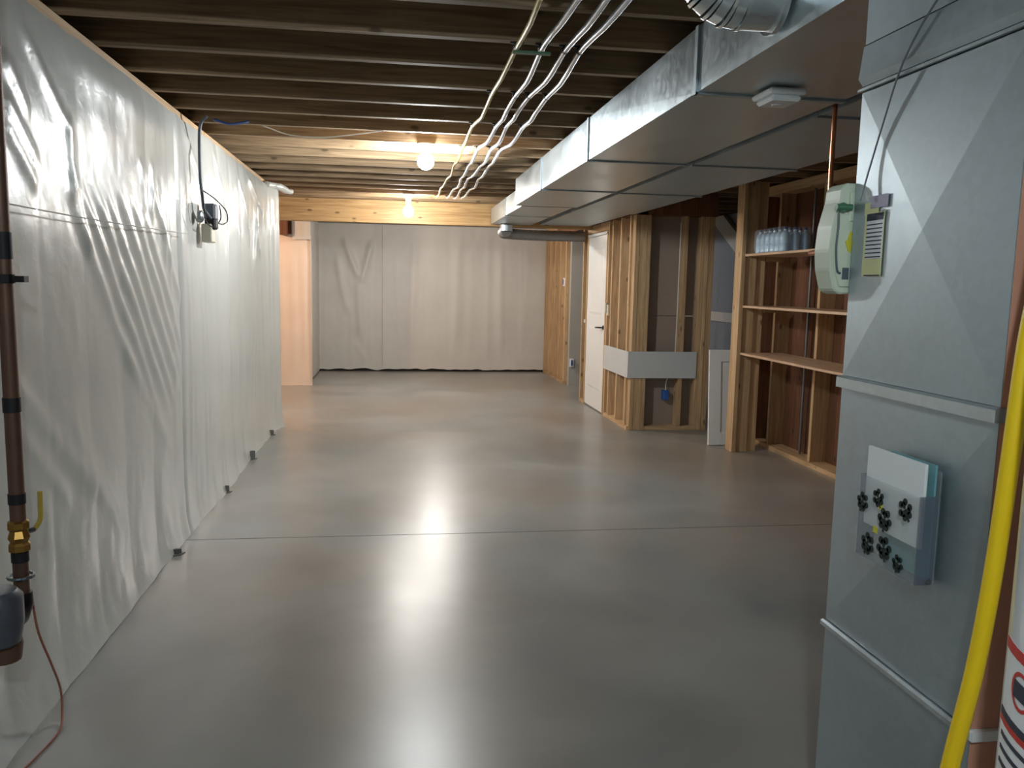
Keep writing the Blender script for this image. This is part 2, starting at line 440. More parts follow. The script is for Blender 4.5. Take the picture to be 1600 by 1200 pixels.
# ---- alcove to the left, beyond the end of the plastic wall
wall_alcove = struct(B(-4.3, -1.24, 11.56, 11.70, 0.0, ZJ).build('wall_alcove', 'block_wall'))
sheet('plastic_sheet', wall_alcove, 'poly_film_warm', 1, 11.52, -1, -4.2, -1.10, 0.0, 2.06, 0.04,
      [(-1.36, 2.0, -1.33, 0.1, .03, .02), (-1.22, 2.0, -1.16, .1, .03, .02), (-1.5, 2.0, -1.5, .1, .04, .015)], seed=8, amp=0.01, pillow=0.008, flare=0.01)
B(-4.25, -1.36, 11.46, 11.54, 2.07, ZJ).build('header', 'board_dark', wall_alcove)
B(-1.50, -1.40, 11.30, 11.46, 2.05, ZJ).build('header_block', 'board_dark', wall_alcove)
sheet('plastic_flap', wall_alcove, 'poly_film_back', 1, 11.44, -1, -1.34, -1.10, 2.0, ZJ, 0.03, [(-1.2, 2.3, -1.18, 2.0, .03, .02)], seed=9, amp=0.006, pillow=0, flare=0)
struct(B(-4.3, -4.2, 8.1, 11.7, 0, ZJ).build('wall_alcove_left', 'drywall'))
struct(B(-4.3, -1.42, 8.0, 8.1, 0, ZJ).build('wall_alcove_near', 'block_wall'))
# ---- side wall between alcove and back wall
wall_far_left = struct(B(-1.36, -1.24, 11.7, 13.5, 0, ZJ).build('wall_far_left', 'block_wall'))
sheet('plastic_sheet', wall_far_left, 'poly_film_back', 0, -1.17, 1, 11.50, 13.38, 0.02, 2.36, 0.03,
      [(11.56, 2.2, 11.58, .1, .03, .03), (11.75, 2.2, 11.7, .1, .05, .02), (12.3, 2.2, 12.3, .1, .05, .02)], seed=11, amp=0.01, pillow=0.01, flare=0.0,
      extra=lambda U, Z: 0.05 * np.clip((11.8 - U) / 0.3, 0, 1))

# ---- back wall
wall_back = struct(B(-1.4, 3.4, 13.48, 13.6, 0, ZJ).build('wall_back', 'block_wall'))
B(-1.2, 2.52, 13.40, 13.48, 0.0, 0.038).build('bottom_plate', 'dark_gap', wall_back)
rb = np.random.RandomState(12)
fb = [(u, 2.3, u + rb.uniform(-.05, .05), 0.05, rb.uniform(.03, .08), rb.uniform(.004, .010)) for u in np.arange(-1.0, 2.5, 0.17) + rb.uniform(-.06, .06, 21)]
fb += [(-0.78, 2.15, -0.52, 1.45, .05, .08), (-0.32, 2.1, -0.5, 1.4, .05, .07), (-0.55, 1.5, -0.5, .5, .06, .045), (-0.9, 1.9, -0.7, .9, .05, .045), (1.05, 2.2, 1.0, .2, .07, .03), (1.75, 2.2, 1.78, .2, .07, .03), (0.35, 2.2, .3, .2, .06, .03), (-0.62, .5, -0.4, .12, .05, .010)]
sheet('plastic_sheet', wall_back, 'poly_film_back', 1, 13.38, -1, -1.20, -0.12, 0.035, 2.36, 0.025, fb, seed=13, amp=0.012, pillow=0.005, flare=0.008, hem=0.03)
sheet('plastic_sheet', wall_back, 'poly_film_back', 1, 13.37, -1, -0.16, 2.56, 0.035, 2.36, 0.025, fb, seed=14, amp=0.008, pillow=0.005, flare=0.008, hem=0.03)

# ---- right side framing --------------------------------------------------
def studs_y(parent, xs, xe, ys, z0, z1, mat='stud_z', th=0.019):
    for yy in ys: B(xs, xe, yy - th, yy + th, z0, z1).build('stud', mat, parent, bevel=0.002)
# far run of bare studs beside the back wall
wf = sempty('wall_far_right', (2.57, 12.5, 0))
B(2.50, 2.64, 11.72, 13.36, 0, 0.038).build('bottom_plate', 'stud_y', wf)
B(2.50, 2.64, 11.72, 13.36, 2.30, ZJ - 0.002).build('top_plate', 'stud_y', wf)
studs_y(wf, 2.50, 2.64, (11.74, 12.14, 12.54, 12.94, 13.33), 0.038, 2.30)
B(2.64, 2.655, 11.72, 13.4, 0, 2.36).build('sheathing_panel', 'stud_z', wf)
# drywall seen through the opening beyond the door
wall_recess = struct(B(2.535, 3.5, 11.5, 11.6, 0, ZJ).build('wall_recess', 'drywall_grey'))

# door wall
wr = sempty('wall_right', (2.43, 9.0, 0))
B(2.36, 2.50, 7.92, 8.86, 0, 0.038).build('bottom_plate', 'stud_y', wr)
B(2.36, 2.50, 9.80, 10.06, 0, 0.038).build('bottom_plate', 'stud_y', wr)
B(2.36, 2.50, 7.90, 11.72, 2.16, 2.378).build('header', 'board_dark', wr)
studs_y(wr, 2.36, 2.50, (8.685, 8.36, 8.025), 0.038, 2.16)
studs_y(wr, 2.36, 2.50, (8.845, 9.82, 10.04), 0.038, 2.16)
B(2.36, 2.50, 8.865, 9.80, 2.07, 2.16).build('lintel', 'stud_y', wr)
B(2.502, 2.515, 7.92, 8.86, 0, 2.3).build('drywall_panel', 'drywall_back', wr)
B(2.348, 2.36, 7.888, 8.85, 0.535, 0.80).build('drywall_strip', 'drywall', wr)
B(2.335, 2.36, 8.70, 8.745, 1.13, 1.25).build('switch_box', 'beige_box', wr, bevel=.004)
B(2.335, 2.36, 8.80, 8.83, 1.15, 1.27).build('switch_box', 'beige_box', wr, bevel=.004)
# door
d1 = sempty('door_1', (2.40, 9.33, 0))
B(2.352, 2.46, 8.868, 8.895, 0, 2.05).build('door_jamb', 'stud_z', d1)
B(2.352, 2.46, 9.775, 9.80, 0, 2.05).build('door_jamb', 'stud_z', d1)
B(2.352, 2.46, 8.868, 9.80, 2.03, 2.06).build('door_head', 'white_paint', d1)
slab = B(2.362, 2.398, 8.898, 9.772, 0.012, 2.025).build('door_slab', 'white_paint', d1, bevel=.003)
def raised(x, y0, y1, z0, z1, t):
    m = MB(); i = 0.03
    m.v = [(x, y0, z0), (x, y1, z0), (x, y1, z1), (x, y0, z1), (x - t, y0 + i, z0 + i), (x - t, y1 - i, z0 + i), (x - t, y1 - i, z1 - i), (x - t, y0 + i, z1 - i)]
    m.f = [(0, 1, 5, 4), (1, 2, 6, 5), (2, 3, 7, 6), (3, 0, 4, 7), (4, 5, 6, 7), (3, 2, 1, 0)]
    return m
raised(2.3625, 9.02, 9.65, 1.12, 1.90, .006).build('door_panel', 'white_paint', slab)
raised(2.3625, 9.02, 9.65, 0.24, 0.98, .006).build('door_panel', 'white_paint', slab)
h = MB().lathe([(.026, 0), (.026, .008), (.012, .012)], (2.362, 8.965, 0.985), 0, 14)
h.v = [(2.362 - (v[0] - 2.362), v[1], v[2]) for v in h.v]
h.tube([(2.362, 8.965, .985), (2.31, 8.965, .985), (2.30, 8.985, .985), (2.30, 9.08, .98)], .009, 8)
h.build('door_handle', 'black_metal', slab, smooth=True)
B(2.345, 2.36, 9.80, 9.84, 1.0, 1.04).build('strike_plate', 'white_plastic', d1)

# return wall (faces the camera) between the door wall and the opening
wn = sempty('wall_return', (2.8, 7.97, 0))
B(2.38, 2.422, 7.90, 8.0, 0.0, 2.16).build('stud', 'stud_z', wn, bevel=.002)
B(2.424, 2.50, 7.905, 8.0, 0.0, 2.16).build('stud', 'stud_z', wn, bevel=.002)
B(2.502, 2.54, 7.90, 8.0, 0.0, 2.16).build('stud', 'stud_z', wn, bevel=.002)
B(2.542, 3.06, 7.91, 8.03, 0.0, 0.038).build('bottom_plate', 'stud_x', wn)
B(2.38, 3.22, 7.90, 8.03, 2.162, 2.376).build('header', 'board_dark', wn)
B(2.885, 2.925, 7.90, 8.03, 0.038, 2.16).build('stud', 'stud_z', wn, bevel=.002)
B(3.06, 3.10, 7.90, 8.03, 0.0, 2.16).build('stud', 'stud_z', wn, bevel=.002)
B(3.102, 3.142, 7.895, 8.03, 0.0, 2.16).build('stud', 'stud_z', wn, bevel=.002)
B(3.144, 3.20, 7.90, 8.03, 0.0, 2.16).build('stud', 'stud_z', wn, bevel=.002)
B(2.52, 3.06, 8.035, 8.048, 0.0, 1.16).build('drywall_panel', 'drywall_back', wn)
B(2.52, 3.06, 8.035, 8.048, 1.166, 2.2).build('drywall_panel', 'drywall_back', wn)
B(2.348, 3.065, 7.886, 7.899, 0.535, 0.805).build('drywall_strip', 'drywall', wn)
ob = B(2.755, 2.815, 7.955, 8.034, 0.30, 0.40).build('outlet_box', 'blue_box', wn, bevel=.006)
MB().tube(smooth_path([(2.785, 7.99, 0.40), (2.79, 7.985, .50), (2.84, 7.99, .60), (2.875, 8.0, .75), (2.878, 8.0, 2.1)], 5), .006, 6).build('outlet_cable', 'white_cable', wn, smooth=True)

# drywall room seen through the opening, with the underside of a stair
wb = struct(B(4.2, 4.3, 7.0, 12.3, 0, ZJ).build('wall_beyond', 'drywall_blue'))
B(4.17, 4.2, 8.6, 11.4, 1.03, 1.15).build('ledge_rail', 'drywall', wb)
MB().prism([(10.42, 2.37), (9.98, 2.37), (8.9, 1.77), (8.9, 1.53)], 0, 4.14, 4.2).build('stair_stringer', 'drywall', wb)

# wall behind the shelves
ws = sempty('wall_shelf', (3.5, 5.5, 0))
B(3.40, 3.56, 0.4, 7.28, 0, 0.038).build('bottom_plate', 'stud_y', ws)
B(3.40, 3.56, 0.4, 7.28, 2.30, 2.378).build('top_plate', 'stud_y', ws)
studs_y(ws, 3.42, 3.56, (6.96, 6.20, 5.44, 4.68, 3.92, 3.16, 2.40, 1.64, 0.88), 0.038, 2.30)
for i in range(6): B(3.56, 3.58, 7.28 - (i + 1) * 1.22 + .004, 7.28 - i * 1.22, 0, 2.376).build('sheathing_panel', 'board_dark', ws)
MB().tube([(3.50, 6.50, 0.04), (3.50, 6.50, 2.3)], .011, 8).build('conduit', 'grey_metal', ws, smooth=True)
B(3.40, 4.3, 7.24, 7.28, 0, 2.37).build('end_panel', 'board_dark', ws)

# enclosure behind the camera
struct(B(-4.3, 5.0, -3.1, -3.0, 0, ZJ + .2).build('wall_near', 'block_wall'))
wnr = struct(B(4.6, 4.7, -3.0, 7.0, 0, ZJ).build('wall_side_right', 'block_wall'))

# ================================================================== DUCTS
ZB = 2.147
duct = thing('supply_duct', 'wide galvanised sheet metal duct hung under the joists, its bright side facing the corridor', 'duct', (1.36, 4.3, ZB))
def section(par, x0, x1, y0, y1, z0, z1, mat='galvanised', brk=0.006):
    # box section with cross-broken (slightly pyramidal) side and bottom
    m = MB(); m.box(x0, x1, y0, y1, z0, z1)
    cy, cz, cx = (y0 + y1) / 2, (z0 + z1) / 2, (x0 + x1) / 2
    m.f = [f for i, f in enumerate(m.f) if i not in (0, 4)]
    b = len(m.v); m.v += [(x0 - brk * .5, cy, cz), (cx, cy, z0 - brk)]
    for a, c in ((0, 4), (4, 6), (6, 2), (2, 0)): m.f.append((a, c, b))
    for a, c in ((0, 2), (2, 3), (3, 1), (1, 0)): m.f.append((a, c, b + 1))
    return m.build('duct_section', mat, par)
ys = [0.2, 1.30, 2.90, 4.55, 6.0, 7.30]
for a, b in zip(ys[:-1], ys[1:]):
    section(duct, 1.079, 1.64, a + .002, b - .002, ZB, ZJ - .003)
for yy in ys[1:-1]:
    m = MB(); m.box(1.071, 1.648, yy - .014, yy + .014, ZB - .008, ZB - .0005); m.box(1.070, 1.0785, yy - .014, yy + .014, ZB - .008, ZJ - .004)
    m.build('drive_cleat', 'galvanised_dull', duct)
section(duct, 1.135, 1.60, 7.302, 9.58, ZB - .004, 2.32)
m = MB(); m.box(1.127, 1.607, 8.28, 8.31, ZB - .012, ZB - .0045); m.box(1.126, 1.1345, 8.28, 8.31, ZB - .012, 2.322)
m.build('drive_cleat', 'galvanised_bright', duct)
# foil flap poking up over the duct's edge
B(1.085, 1.10, 3.72, 3.98, ZJ - .02, ZJ - .001).build('foil_flap', 'galvanised_bright', duct)

duct2 = thing('return_duct', 'second galvanised duct in shadow beside the first, above the stud wall', 'duct', (2.03, 6.3, ZB))
ys2 = [0.2, 1.7, 3.2, 4.6, 6.1, 7.86]
for a, b in zip(ys2[:-1], ys2[1:]): section(duct2, 1.71, 2.34, a + .002, b - .002, ZB + .006, ZJ - .003, 'galvanised_dull')
for yy in ys2[1:-1]:
    m = MB(); m.box(1.702, 2.35, yy - .014, yy + .014, ZB - .003, ZB + .005); m.build('drive_cleat', 'galvanised_dull', duct2)
section(duct2, 1.71, 2.30, 7.864, 9.58, ZB + .006, 2.32, 'galvanised_dull')
fx = thing('flex_duct', 'dark round flexible duct crossing to the right under the beam', 'duct', (1.8, 9.75, 2.0))
fp = smooth_path([(1.30, 9.46, 2.055), (1.28, 9.56, 2.048), (1.34, 9.70, 2.048), (1.55, 9.80, 2.045), (1.9, 9.86, 2.045), (2.33, 9.90, 2.05)], 10)
MB().tube(fp, [.062 + .003 * (k % 2) for k in range(len(fp))], 16).build('hose', 'flex_grey', fx, smooth=True)
MB().tube([(1.30, 9.46, 2.130), (1.30, 9.46, 2.06)], .075, 16).build('collar', 'galvanised_dull', fx, smooth=True)

# round take-off elbow on the first duct
elbow = thing('round_duct_elbow', 'round shiny metal duct elbow turning up into the joists at the top edge', 'duct elbow', (0.93, 2.27, 2.17))
R = 0.088; cx, cz = 0.985, 2.36
arc = [(1.066, 2.27, 2.262), (0.96, 2.27, 2.262)]
for i in range(1, 7):
    t = math.pi / 2 * i / 6; arc.append((0.96 - 0.11 * math.sin(t), 2.27, 2.262 + 0.11 * (1 - math.cos(t))))
arc.append((0.85, 2.27, 2.60))
for i in range(len(arc) - 1):
    MB().tube([arc[i], arc[i + 1]], [R, R], 22, cap=False).build('elbow_gore', 'galvanised_bright', elbow, smooth=True)
    if 0 < i < len(arc) - 1:
        p = Vector(arc[i]); d = (Vector(arc[i + 1]) - Vector(arc[i - 1])).normalized() * .005
        MB().tube([p - d, p + d], R + .004, 22).build('gore_seam', 'galvanised_bright', elbow, smooth=True)
MB().tube([(1.067, 2.27, 2.262), (1.052, 2.27, 2.262)], R + .010, 22).build('collar', 'galvanised_bright', elbow, smooth=True)

# box on the duct's underside
det = thing('ceiling_box', 'small white plastic box fixed to the underside of the duct', 'detector', (1.34, 2.80, 2.10))
B(1.275, 1.41, 2.72, 2.87, 2.118, ZB - .008).build('base_plate', 'white_plastic', det, bevel=.006)
B(1.285, 1.40, 2.73, 2.86, 2.098, 2.118).build('cover', 'white_plastic', det, bevel=.010)
MB().lathe([(.02, 0), (.018, -.004), (0, -.004)], (1.34, 2.80, 2.098), 2, 12).build('button', 'white_paint', det, smooth=True)

# ---- furnace plenum on the right
XP, Y0, Y1 = 1.10, 1.325, 1.855
plen = thing('furnace_plenum', 'tall grey sheet metal furnace plenum standing at the right', 'furnace', (1.36, 1.59, 0))
def panel_x(z0, z1, brk, name='side_panel', mat='galvanised_dull'):
    m = MB(); m.box(XP, XP + .02, Y0, Y1, z0, z1)
    m.f = [f for i, f in enumerate(m.f) if i != 4]
    b = len(m.v); m.v.append((XP - brk, (Y0 + Y1) / 2 - .02, (z0 + z1) / 2))
    for a, c in ((0, 4), (4, 6), (6, 2), (2, 0)): m.f.append((a, c, b))
    return m.build(name, mat, plen)
panel_x(0.0, 0.600, 0.004); panel_x(0.618, 1.215, 0.010); panel_x(1.245, 1.915, 0.015); panel_x(2.025, ZB - .010, 0.0)
m = MB(); m.prism([(XP, 1.930), (XP - .012, 1.945), (XP - .004, 2.02), (XP + .02, 2.022), (XP + .02, 1.930)], 1, Y0, Y1); m.build('collar_band', 'galvanised_dull', plen)
for z, t, w in ((0.609, .012, .014), (1.230, .014, .028), (1.922, .010, .009)):
    m = MB(); m.prism([(XP - t, z - w / 2), (XP - t, z + w / 2 - .004), (XP - t + .006, z + w / 2), (XP + .02, z + w / 2), (XP + .02, z - w / 2)], 1, Y0 - .006, Y1 + .004)
    m.build('seam_strip', 'galvanised', plen)
B(XP + .02, 1.62, Y1 - .02, Y1, 0, ZB - .010).build('back_panel', 'galvanised_dull', plen)
B(1.60, 1.62, Y0, Y1 - .02, 0, ZB - .010).build('far_panel', 'galvanised_dull', plen)
B(XP + .002, 1.60, Y0 - .001, Y0 + .02, 0.62, ZB - .010).build('end_panel', 'warm_lit_panel', plen)  # near face of the plenum, its warm light painted in as salmon
B(XP + .002, 1.60, Y0 - .001, Y0 + .02, 0.0, 0.598).build('end_panel', 'warm_lit_panel', plen)
B(XP - .004, 1.60, Y0 - .012, Y0 + .01, 0.599, 0.619).build('end_seam', 'white_paint', plen)

# sticker sheet on the plenum
st = thing('instruction_sticker', 'narrow cream instruction sticker with dark printed rows on the plenum', 'sticker', (XP - .010, 1.75, 1.47))
def skin(y0, y1, z0, z1, lift, name, mat, par):
    def xs_(yy, zz):  # follows the cross-broken panel
        cy, cz = (Y0 + Y1) / 2 - .02, (1.245 + 1.915) / 2
        a = max(abs(yy - cy) / ((Y1 - cy) if yy > cy else (cy - Y0)), abs(zz - cz) / .335); return XP - .015 * (1 - min(1, a)) - lift
    m = MB()
    m.v = [(xs_(y0, z0), y0, z0), (xs_(y1, z0), y1, z0), (xs_(y1, z1), y1, z1), (xs_(y0, z1), y0, z1)]
    m.v += [(p[0] - .0008, p[1], p[2]) for p in m.v]
    m.f = [(0, 1, 2, 3), (7, 6, 5, 4), (0, 4, 5, 1), (1, 5, 6, 2), (2, 6, 7, 3), (3, 7, 4, 0)]
    return m.build(name, mat, par)
skin(1.712, 1.795, 1.485, 1.630, .0025, 'sticker_sheet', 'paper_cream', st)
skin(1.714, 1.782, 1.525, 1.618, .0036, 'table_block', 'paper', st)
skin(1.714, 1.784, 1.612, 1.628, .0042, 'table_heading', 'ink_dark', st)
skin(1.702, 1.775, 1.640, 1.668, .0028, 'lilac_patch', 'paper_lilac', st)
skin(1.740, 1.800, 1.625, 1.655, .0022, 'cream_patch', 'paper_cream', st)
for i in range(9): skin(1.716, 1.782, 1.528 + i * .0092, 1.5305 + i * .0092, .0046, 'printed_row', 'ink_dark', st)
skin(1.714, 1.782, 1.486, 1.4885, .0042, 'printed_row', 'ink_dark', st)

# humidifier with its tube, fixed to the far corner of the plenum
hum = thing('humidifier', 'cream curved humidifier box with tubing at the far edge of the plenum', 'humidifier', (1.09, 1.90, 1.44))
def hs(m):
    m.v = [(p[0] + .052, p[1] + .096, 1.45 + (p[2] - 1.45) * 1.03) for p in m.v]; return m
prof = [(1.110, 1.448), (1.035, 1.442), (1.018, 1.452), (1.004, 1.50), (1.000, 1.545), (1.004, 1.60), (1.014, 1.640), (1.020, 1.662), (1.022, 1.690), (1.034, 1.702), (1.110, 1.702)]
hs(MB().prism(prof, 1, 1.775, 1.850)).build('body', 'cream_plastic', hum, bevel=.004)
hs(MB().prism([(1.030, 1.46), (1.014, 1.50), (1.010, 1.545), (1.014, 1.60), (1.022, 1.63), (1.060, 1.63), (1.060, 1.46)], 1, 1.770, 1.776)).build('side_cover', 'cream_plastic', hum, bevel=.002)
hs(B(1.034, 1.050, 1.7675, 1.7705, 1.478, 1.505)).build('rating_plate', 'grey_cable', hum)
hs(MB().prism([(1.044, 1.545), (1.050, 1.540), (1.054, 1.56), (1.050, 1.575), (1.055, 1.585), (1.047, 1.59), (1.042, 1.57), (1.036, 1.566)], 1, 1.767, 1.7705)).build('yellow_tag', 'sticker_yellow', hum)
hs(MB().tube([(1.005, 1.766, 1.645), (1.045, 1.766, 1.645)], .008, 10)).build('valve', 'green_fitting', hum, smooth=True)
hs(MB().lathe([(.011, -.004), (.011, .004)], (1.022, 1.766, 1.645), 1, 10)).build('valve_knob', 'green_fitting', hum, smooth=True)
hs(B(1.042, 1.058, 1.766, 1.776, 1.612, 1.682)).build('bracket', 'cream_plastic', hum, bevel=.003)
hs(B(1.060, 1.074, 1.764, 1.776, 1.610, 1.680)).build('solenoid', 'grey_metal', hum, bevel=.003)
hs(MB().tube(smooth_path([(1.012, 1.766, 1.635), (1.014, 1.766, 1.60), (1.012, 1.766, 1.55), (1.018, 1.766, 1.50), (1.028, 1.767, 1.492)], 5), .0025, 6)).build('drain_tube', 'grey_cable', hum, smooth=True)
MB().tube(smooth_path([(1.10, 1.93, 1.60), (1.2, 2.0, 1.575), (1.45, 2.7, 1.58), (1.64, 2.97, 1.62), (1.672, 3.0, 1.75), (1.672, 3.0, 1.95), (1.672, 3.0, 2.2), (1.675, 3.0, ZJ)], 6), .009, 8).build('copper_tube', 'copper', hum, smooth=True)
MB().tube(smooth_path([(1.080, 1.80, 1.66), (1.086, 1.785, 1.72), (1.088, 1.745, 1.82), (1.085, 1.69, 1.925), (1.087, 1.63, 2.0), (1.094, 1.58, 2.05)], 6), .0022, 6).build('control_wire', 'grey_metal', hum, smooth=True)

# acrylic pocket with papers
pk = thing('acrylic_pocket', 'clear acrylic wall pocket with dark shamrock decals on the plenum', 'holder', (1.07, 1.55, 0.862))
PX0, PX1, PY0, PY1, PZ0, PZ1 = 1.040, 1.086, 1.445, 1.655, 0.862, 1.045
B(PX0, PX0 + .003, PY0, PY1, PZ0, PZ1).build('front_plate', 'acrylic', pk)
B(PX1 - .003, PX1, PY0, PY1, PZ0, PZ1 + .05).build('rear_plate', 'acrylic', pk)
B(PX0 + .003, PX1 - .003, PY0, PY0 + .003, PZ0, PZ1).build('side_plate', 'acrylic_edge', pk)
B(PX0 + .003, PX1 - .003, PY1 - .003, PY1, PZ0, PZ1).build('side_plate', 'acrylic_edge', pk)
B(PX0 + .003, PX1 - .003, PY0 + .003, PY1 - .003, PZ0, PZ0 + .003).build('bottom_plate', 'acrylic_edge', pk)
MB().lathe([(.006, -.003), (.004, .003)], (1.07, PY0 - .003, .872), 1, 8).build('screw', 'grey_metal', pk, smooth=True)
def shamrock(y, z, s, rot):
    m = MB(); t0, t1 = PX0 - .0012, PX0 - .0002
    for k in range(3):
        a = rot + math.pi / 2 + (k - 1) * 2.1
        cy, cz = y + .62 * s * math.cos(a), z + .62 * s * math.sin(a)
        for sd in (-1, 1):  # two lobes make a heart-shaped leaf
            b2 = a + sd * 0.5
            qy, qz = y + .82 * s * math.cos(b2), z + .82 * s * math.sin(b2)
            m.prism([(qy + .37 * s * math.cos(w), qz + .37 * s * math.sin(w)) for w in [2 * math.pi * i / 10 for i in range(10)]], 0, t0, t1)
        pa = (y, z); m.prism([pa, (y + .75 * s * math.cos(a - .62), z + .75 * s * math.sin(a - .62)), (y + .95 * s * math.cos(a), z + .95 * s * math.sin(a)), (y + .75 * s * math.cos(a + .62), z + .75 * s * math.sin(a + .62))], 0, t0, t1)
    a = rot - math.pi / 2
    dy, dz = math.cos(a), math.sin(a); w = .10 * s
    m.prism([(y - dz * w, z + dy * w), (y + dz * w, z - dy * w), (y + dy * 1.3 * s + dz * w * 1.6, z + dz * 1.3 * s - dy * w * 1.6), (y + dy * 1.3 * s - dz * w * 1.6, z + dz * 1.3 * s + dy * w * 1.6)], 0, t0, t1)
    m.build('shamrock_decal', 'ink_green', pk)
for (yy, zz, s, r) in ((1.636, .985, .015, .3), (1.580, 1.008, .014, -.5), (1.552, .968, .017, .1), (1.486, 1.008, .016, -.6), (1.606, .898, .017, .4), (1.547, .907, .018, -.2), (1.497, .890, .013, .2)):
    shamrock(yy, zz, s * 1.25, r)
B(PX0 - .0011, PX0 - .0002, 1.562, 1.576, .985, .999).build('yellow_decal', 'sticker_yellow', pk)
B(PX0 - .0011, PX0 - .0002, 1.574, 1.590, .930, .944).build('yellow_decal', 'sticker_yellow', pk)
pp = thing('paper_pad', 'white paper pad standing in the acrylic pocket', 'paper', (1.055, 1.55, .88))
B(1.052, 1.058, 1.452, 1.648, .935, 1.110).build('page_stack', 'paper', pp)
B(1.058, 1.0595, 1.452, 1.648, .935, 1.108).build('backing_card', 'beige_box', pp)
tag(B(1.074, 1.078, 1.450, 1.60, .868, 1.108).build('teal_folder', 'teal_sheet'), 'pale teal card behind the white pad in the pocket', 'card')

# ---- yellow gas line and water heater
gas = thing('gas_hose', 'thick yellow coated flexible gas line curving down at the right edge', 'gas line', (0.98, 1.2, 0.0))
MB().tube(smooth_path([(1.055, 1.17, 2.30), (1.052, 1.18, 1.9), (1.045, 1.19, 1.55), (1.034, 1.20, 1.37), (1.024, 1.20, 1.174), (1.012, 1.20, .974), (.994, 1.20, .802), (.964, 1.20, .627), (.93, 1.19, .42), (.90, 1.16, .22)], 8), .0148, 14).build('hose', 'yellow_coat', gas, smooth=True)
MB().tube([(.904, 1.164, .24), (.885, 1.14, .12), (.885, 1.14, .0)], .021, 12).build('fitting', 'brass', gas, smooth=True)
MB().tube([(1.055, 1.17, 2.30), (1.055, 1.17, 2.376)], .021, 12).build('fitting', 'brass', gas, smooth=True)

HX, HY, HR = 1.167, 0.945, 0.255
wh = thing('water_heater', 'white cylindrical water heater with warning labels at the right edge', 'water heater', (HX, HY, 0))
MB().lathe([(HR - .02, .06), (HR, .07), (HR, 1.38), (HR - .02, 1.40), (.10, 1.415), (.05, 1.415)], (HX, HY, 0), 2, 64).build('tank', 'heater_white', wh, smooth=True)
MB().lathe([(HR - .03, 0), (HR - .03, .06)], (HX, HY, 0), 2, 40).build('base_ring', 'black_metal', wh, smooth=True)
MB().lathe([(.06, 1.415), (.06, 2.13)], (HX, HY, 0), 2, 24).build('flue_pipe', 'galvanised', wh, smooth=True)
def curved(a0, a1, z0, z1, lift, name, mat, par, slope=0.0, n=10):
    m = MB(); ra, rb2 = HR + lift, HR + lift + .0008
    for r_ in (ra, rb2):
        for i in range(n + 1):
            a = a0 + (a1 - a0) * i / n; dz = slope * i / n
            for z in (z0 + dz, z1 + dz): m.v.append((HX + r_ * math.cos(a), HY + r_ * math.sin(a), z))
    k = 2 * (n + 1)
    for i in range(n):
        a = 2 * i; m.f += [(a, a + 2, a + 3, a + 1), (k + a, k + a + 1, k + a + 3, k + a + 2), (a, k + a, k + a + 2, a + 2), (a + 1, a + 3, k + a + 3, k + a + 1)]
    m.f += [(0, 1, k + 1, k), (2 * n, k + 2 * n, k + 2 * n + 1, 2 * n + 1)]
    return m.build(name, mat, par)
D2 = math.pi / 180
lab = curved(148 * D2, 205 * D2, .60, .925, .0005, 'warning_label', 'paper', wh)
curved(148 * D2, 205 * D2, .908, .925, .0016, 'red_band', 'ink_red', lab)
curved(148 * D2, 205 * D2, .800, .812, .0016, 'black_band', 'ink_dark', lab)
curved(148 * D2, 205 * D2, .790, .800, .0016, 'red_band', 'ink_red', lab)
ring = MB()
for i in range(20):
    w0, w1 = 2 * math.pi * i / 20, 2 * math.pi * (i + 1) / 20; r0_, r1_ = .024, .030
    q = []
    for (w, rr) in ((w0, r0_), (w1, r0_), (w1, r1_), (w0, r1_)):
        a = 164 * D2 + rr * math.cos(w) / HR; q.append((HX + (HR + .0022) * math.cos(a), HY + (HR + .0022) * math.sin(a), .865 + rr * math.sin(w)))
    b = len(ring.v); ring.v += q; ring.f.append((b, b + 1, b + 2, b + 3))
ring.build('pictogram_ring', 'ink_red', lab)
curved(159.5 * D2, 168.5 * D2, .852, .878, .0018, 'pictogram', 'ink_dark', lab)
for i in range(6): curved(151 * D2, (186 + 6 * (i % 3)) * D2, .770 - i * .022, .777 - i * .022, .0016, 'printed_row', 'ink_dark', lab)

# ================================================================== LAMPS
def lamp(x, y, drop, strength, col, label):
    i = len([o for o in bpy.data.objects if o.name.startswith('ceiling_lamp')])
    t = thing('ceiling_lamp', label, 'lamp', (x, y, ZJ - drop - .18))
    MB().lathe([(.060, ZJ), (.060, ZJ - .012), (.045, ZJ - .03), (.028, ZJ - .05), (.026, ZJ - .055 - drop)], (x, y, 0), 2, 20).build('lamp_holder', 'porcelain', t, smooth=True)
    emissive('bulb_glow_%d' % i, col, strength)
    zc = ZJ - .118 - drop; r_ = .056
    pr = [(.016, zc + .064), (.018, zc + .056)] + [(r_ * math.sin(a), zc + r_ * math.cos(a)) for a in [math.pi * (0.16 + 0.84 * k / 9) for k in range(9)]] + [(0.0, zc - r_)]
    MB().lathe(pr, (x, y, 0), 2, 14).build('bulb', 'bulb_glow_%d' % i, t, smooth=True)
for b_ in BULBS: lamp(*b_)

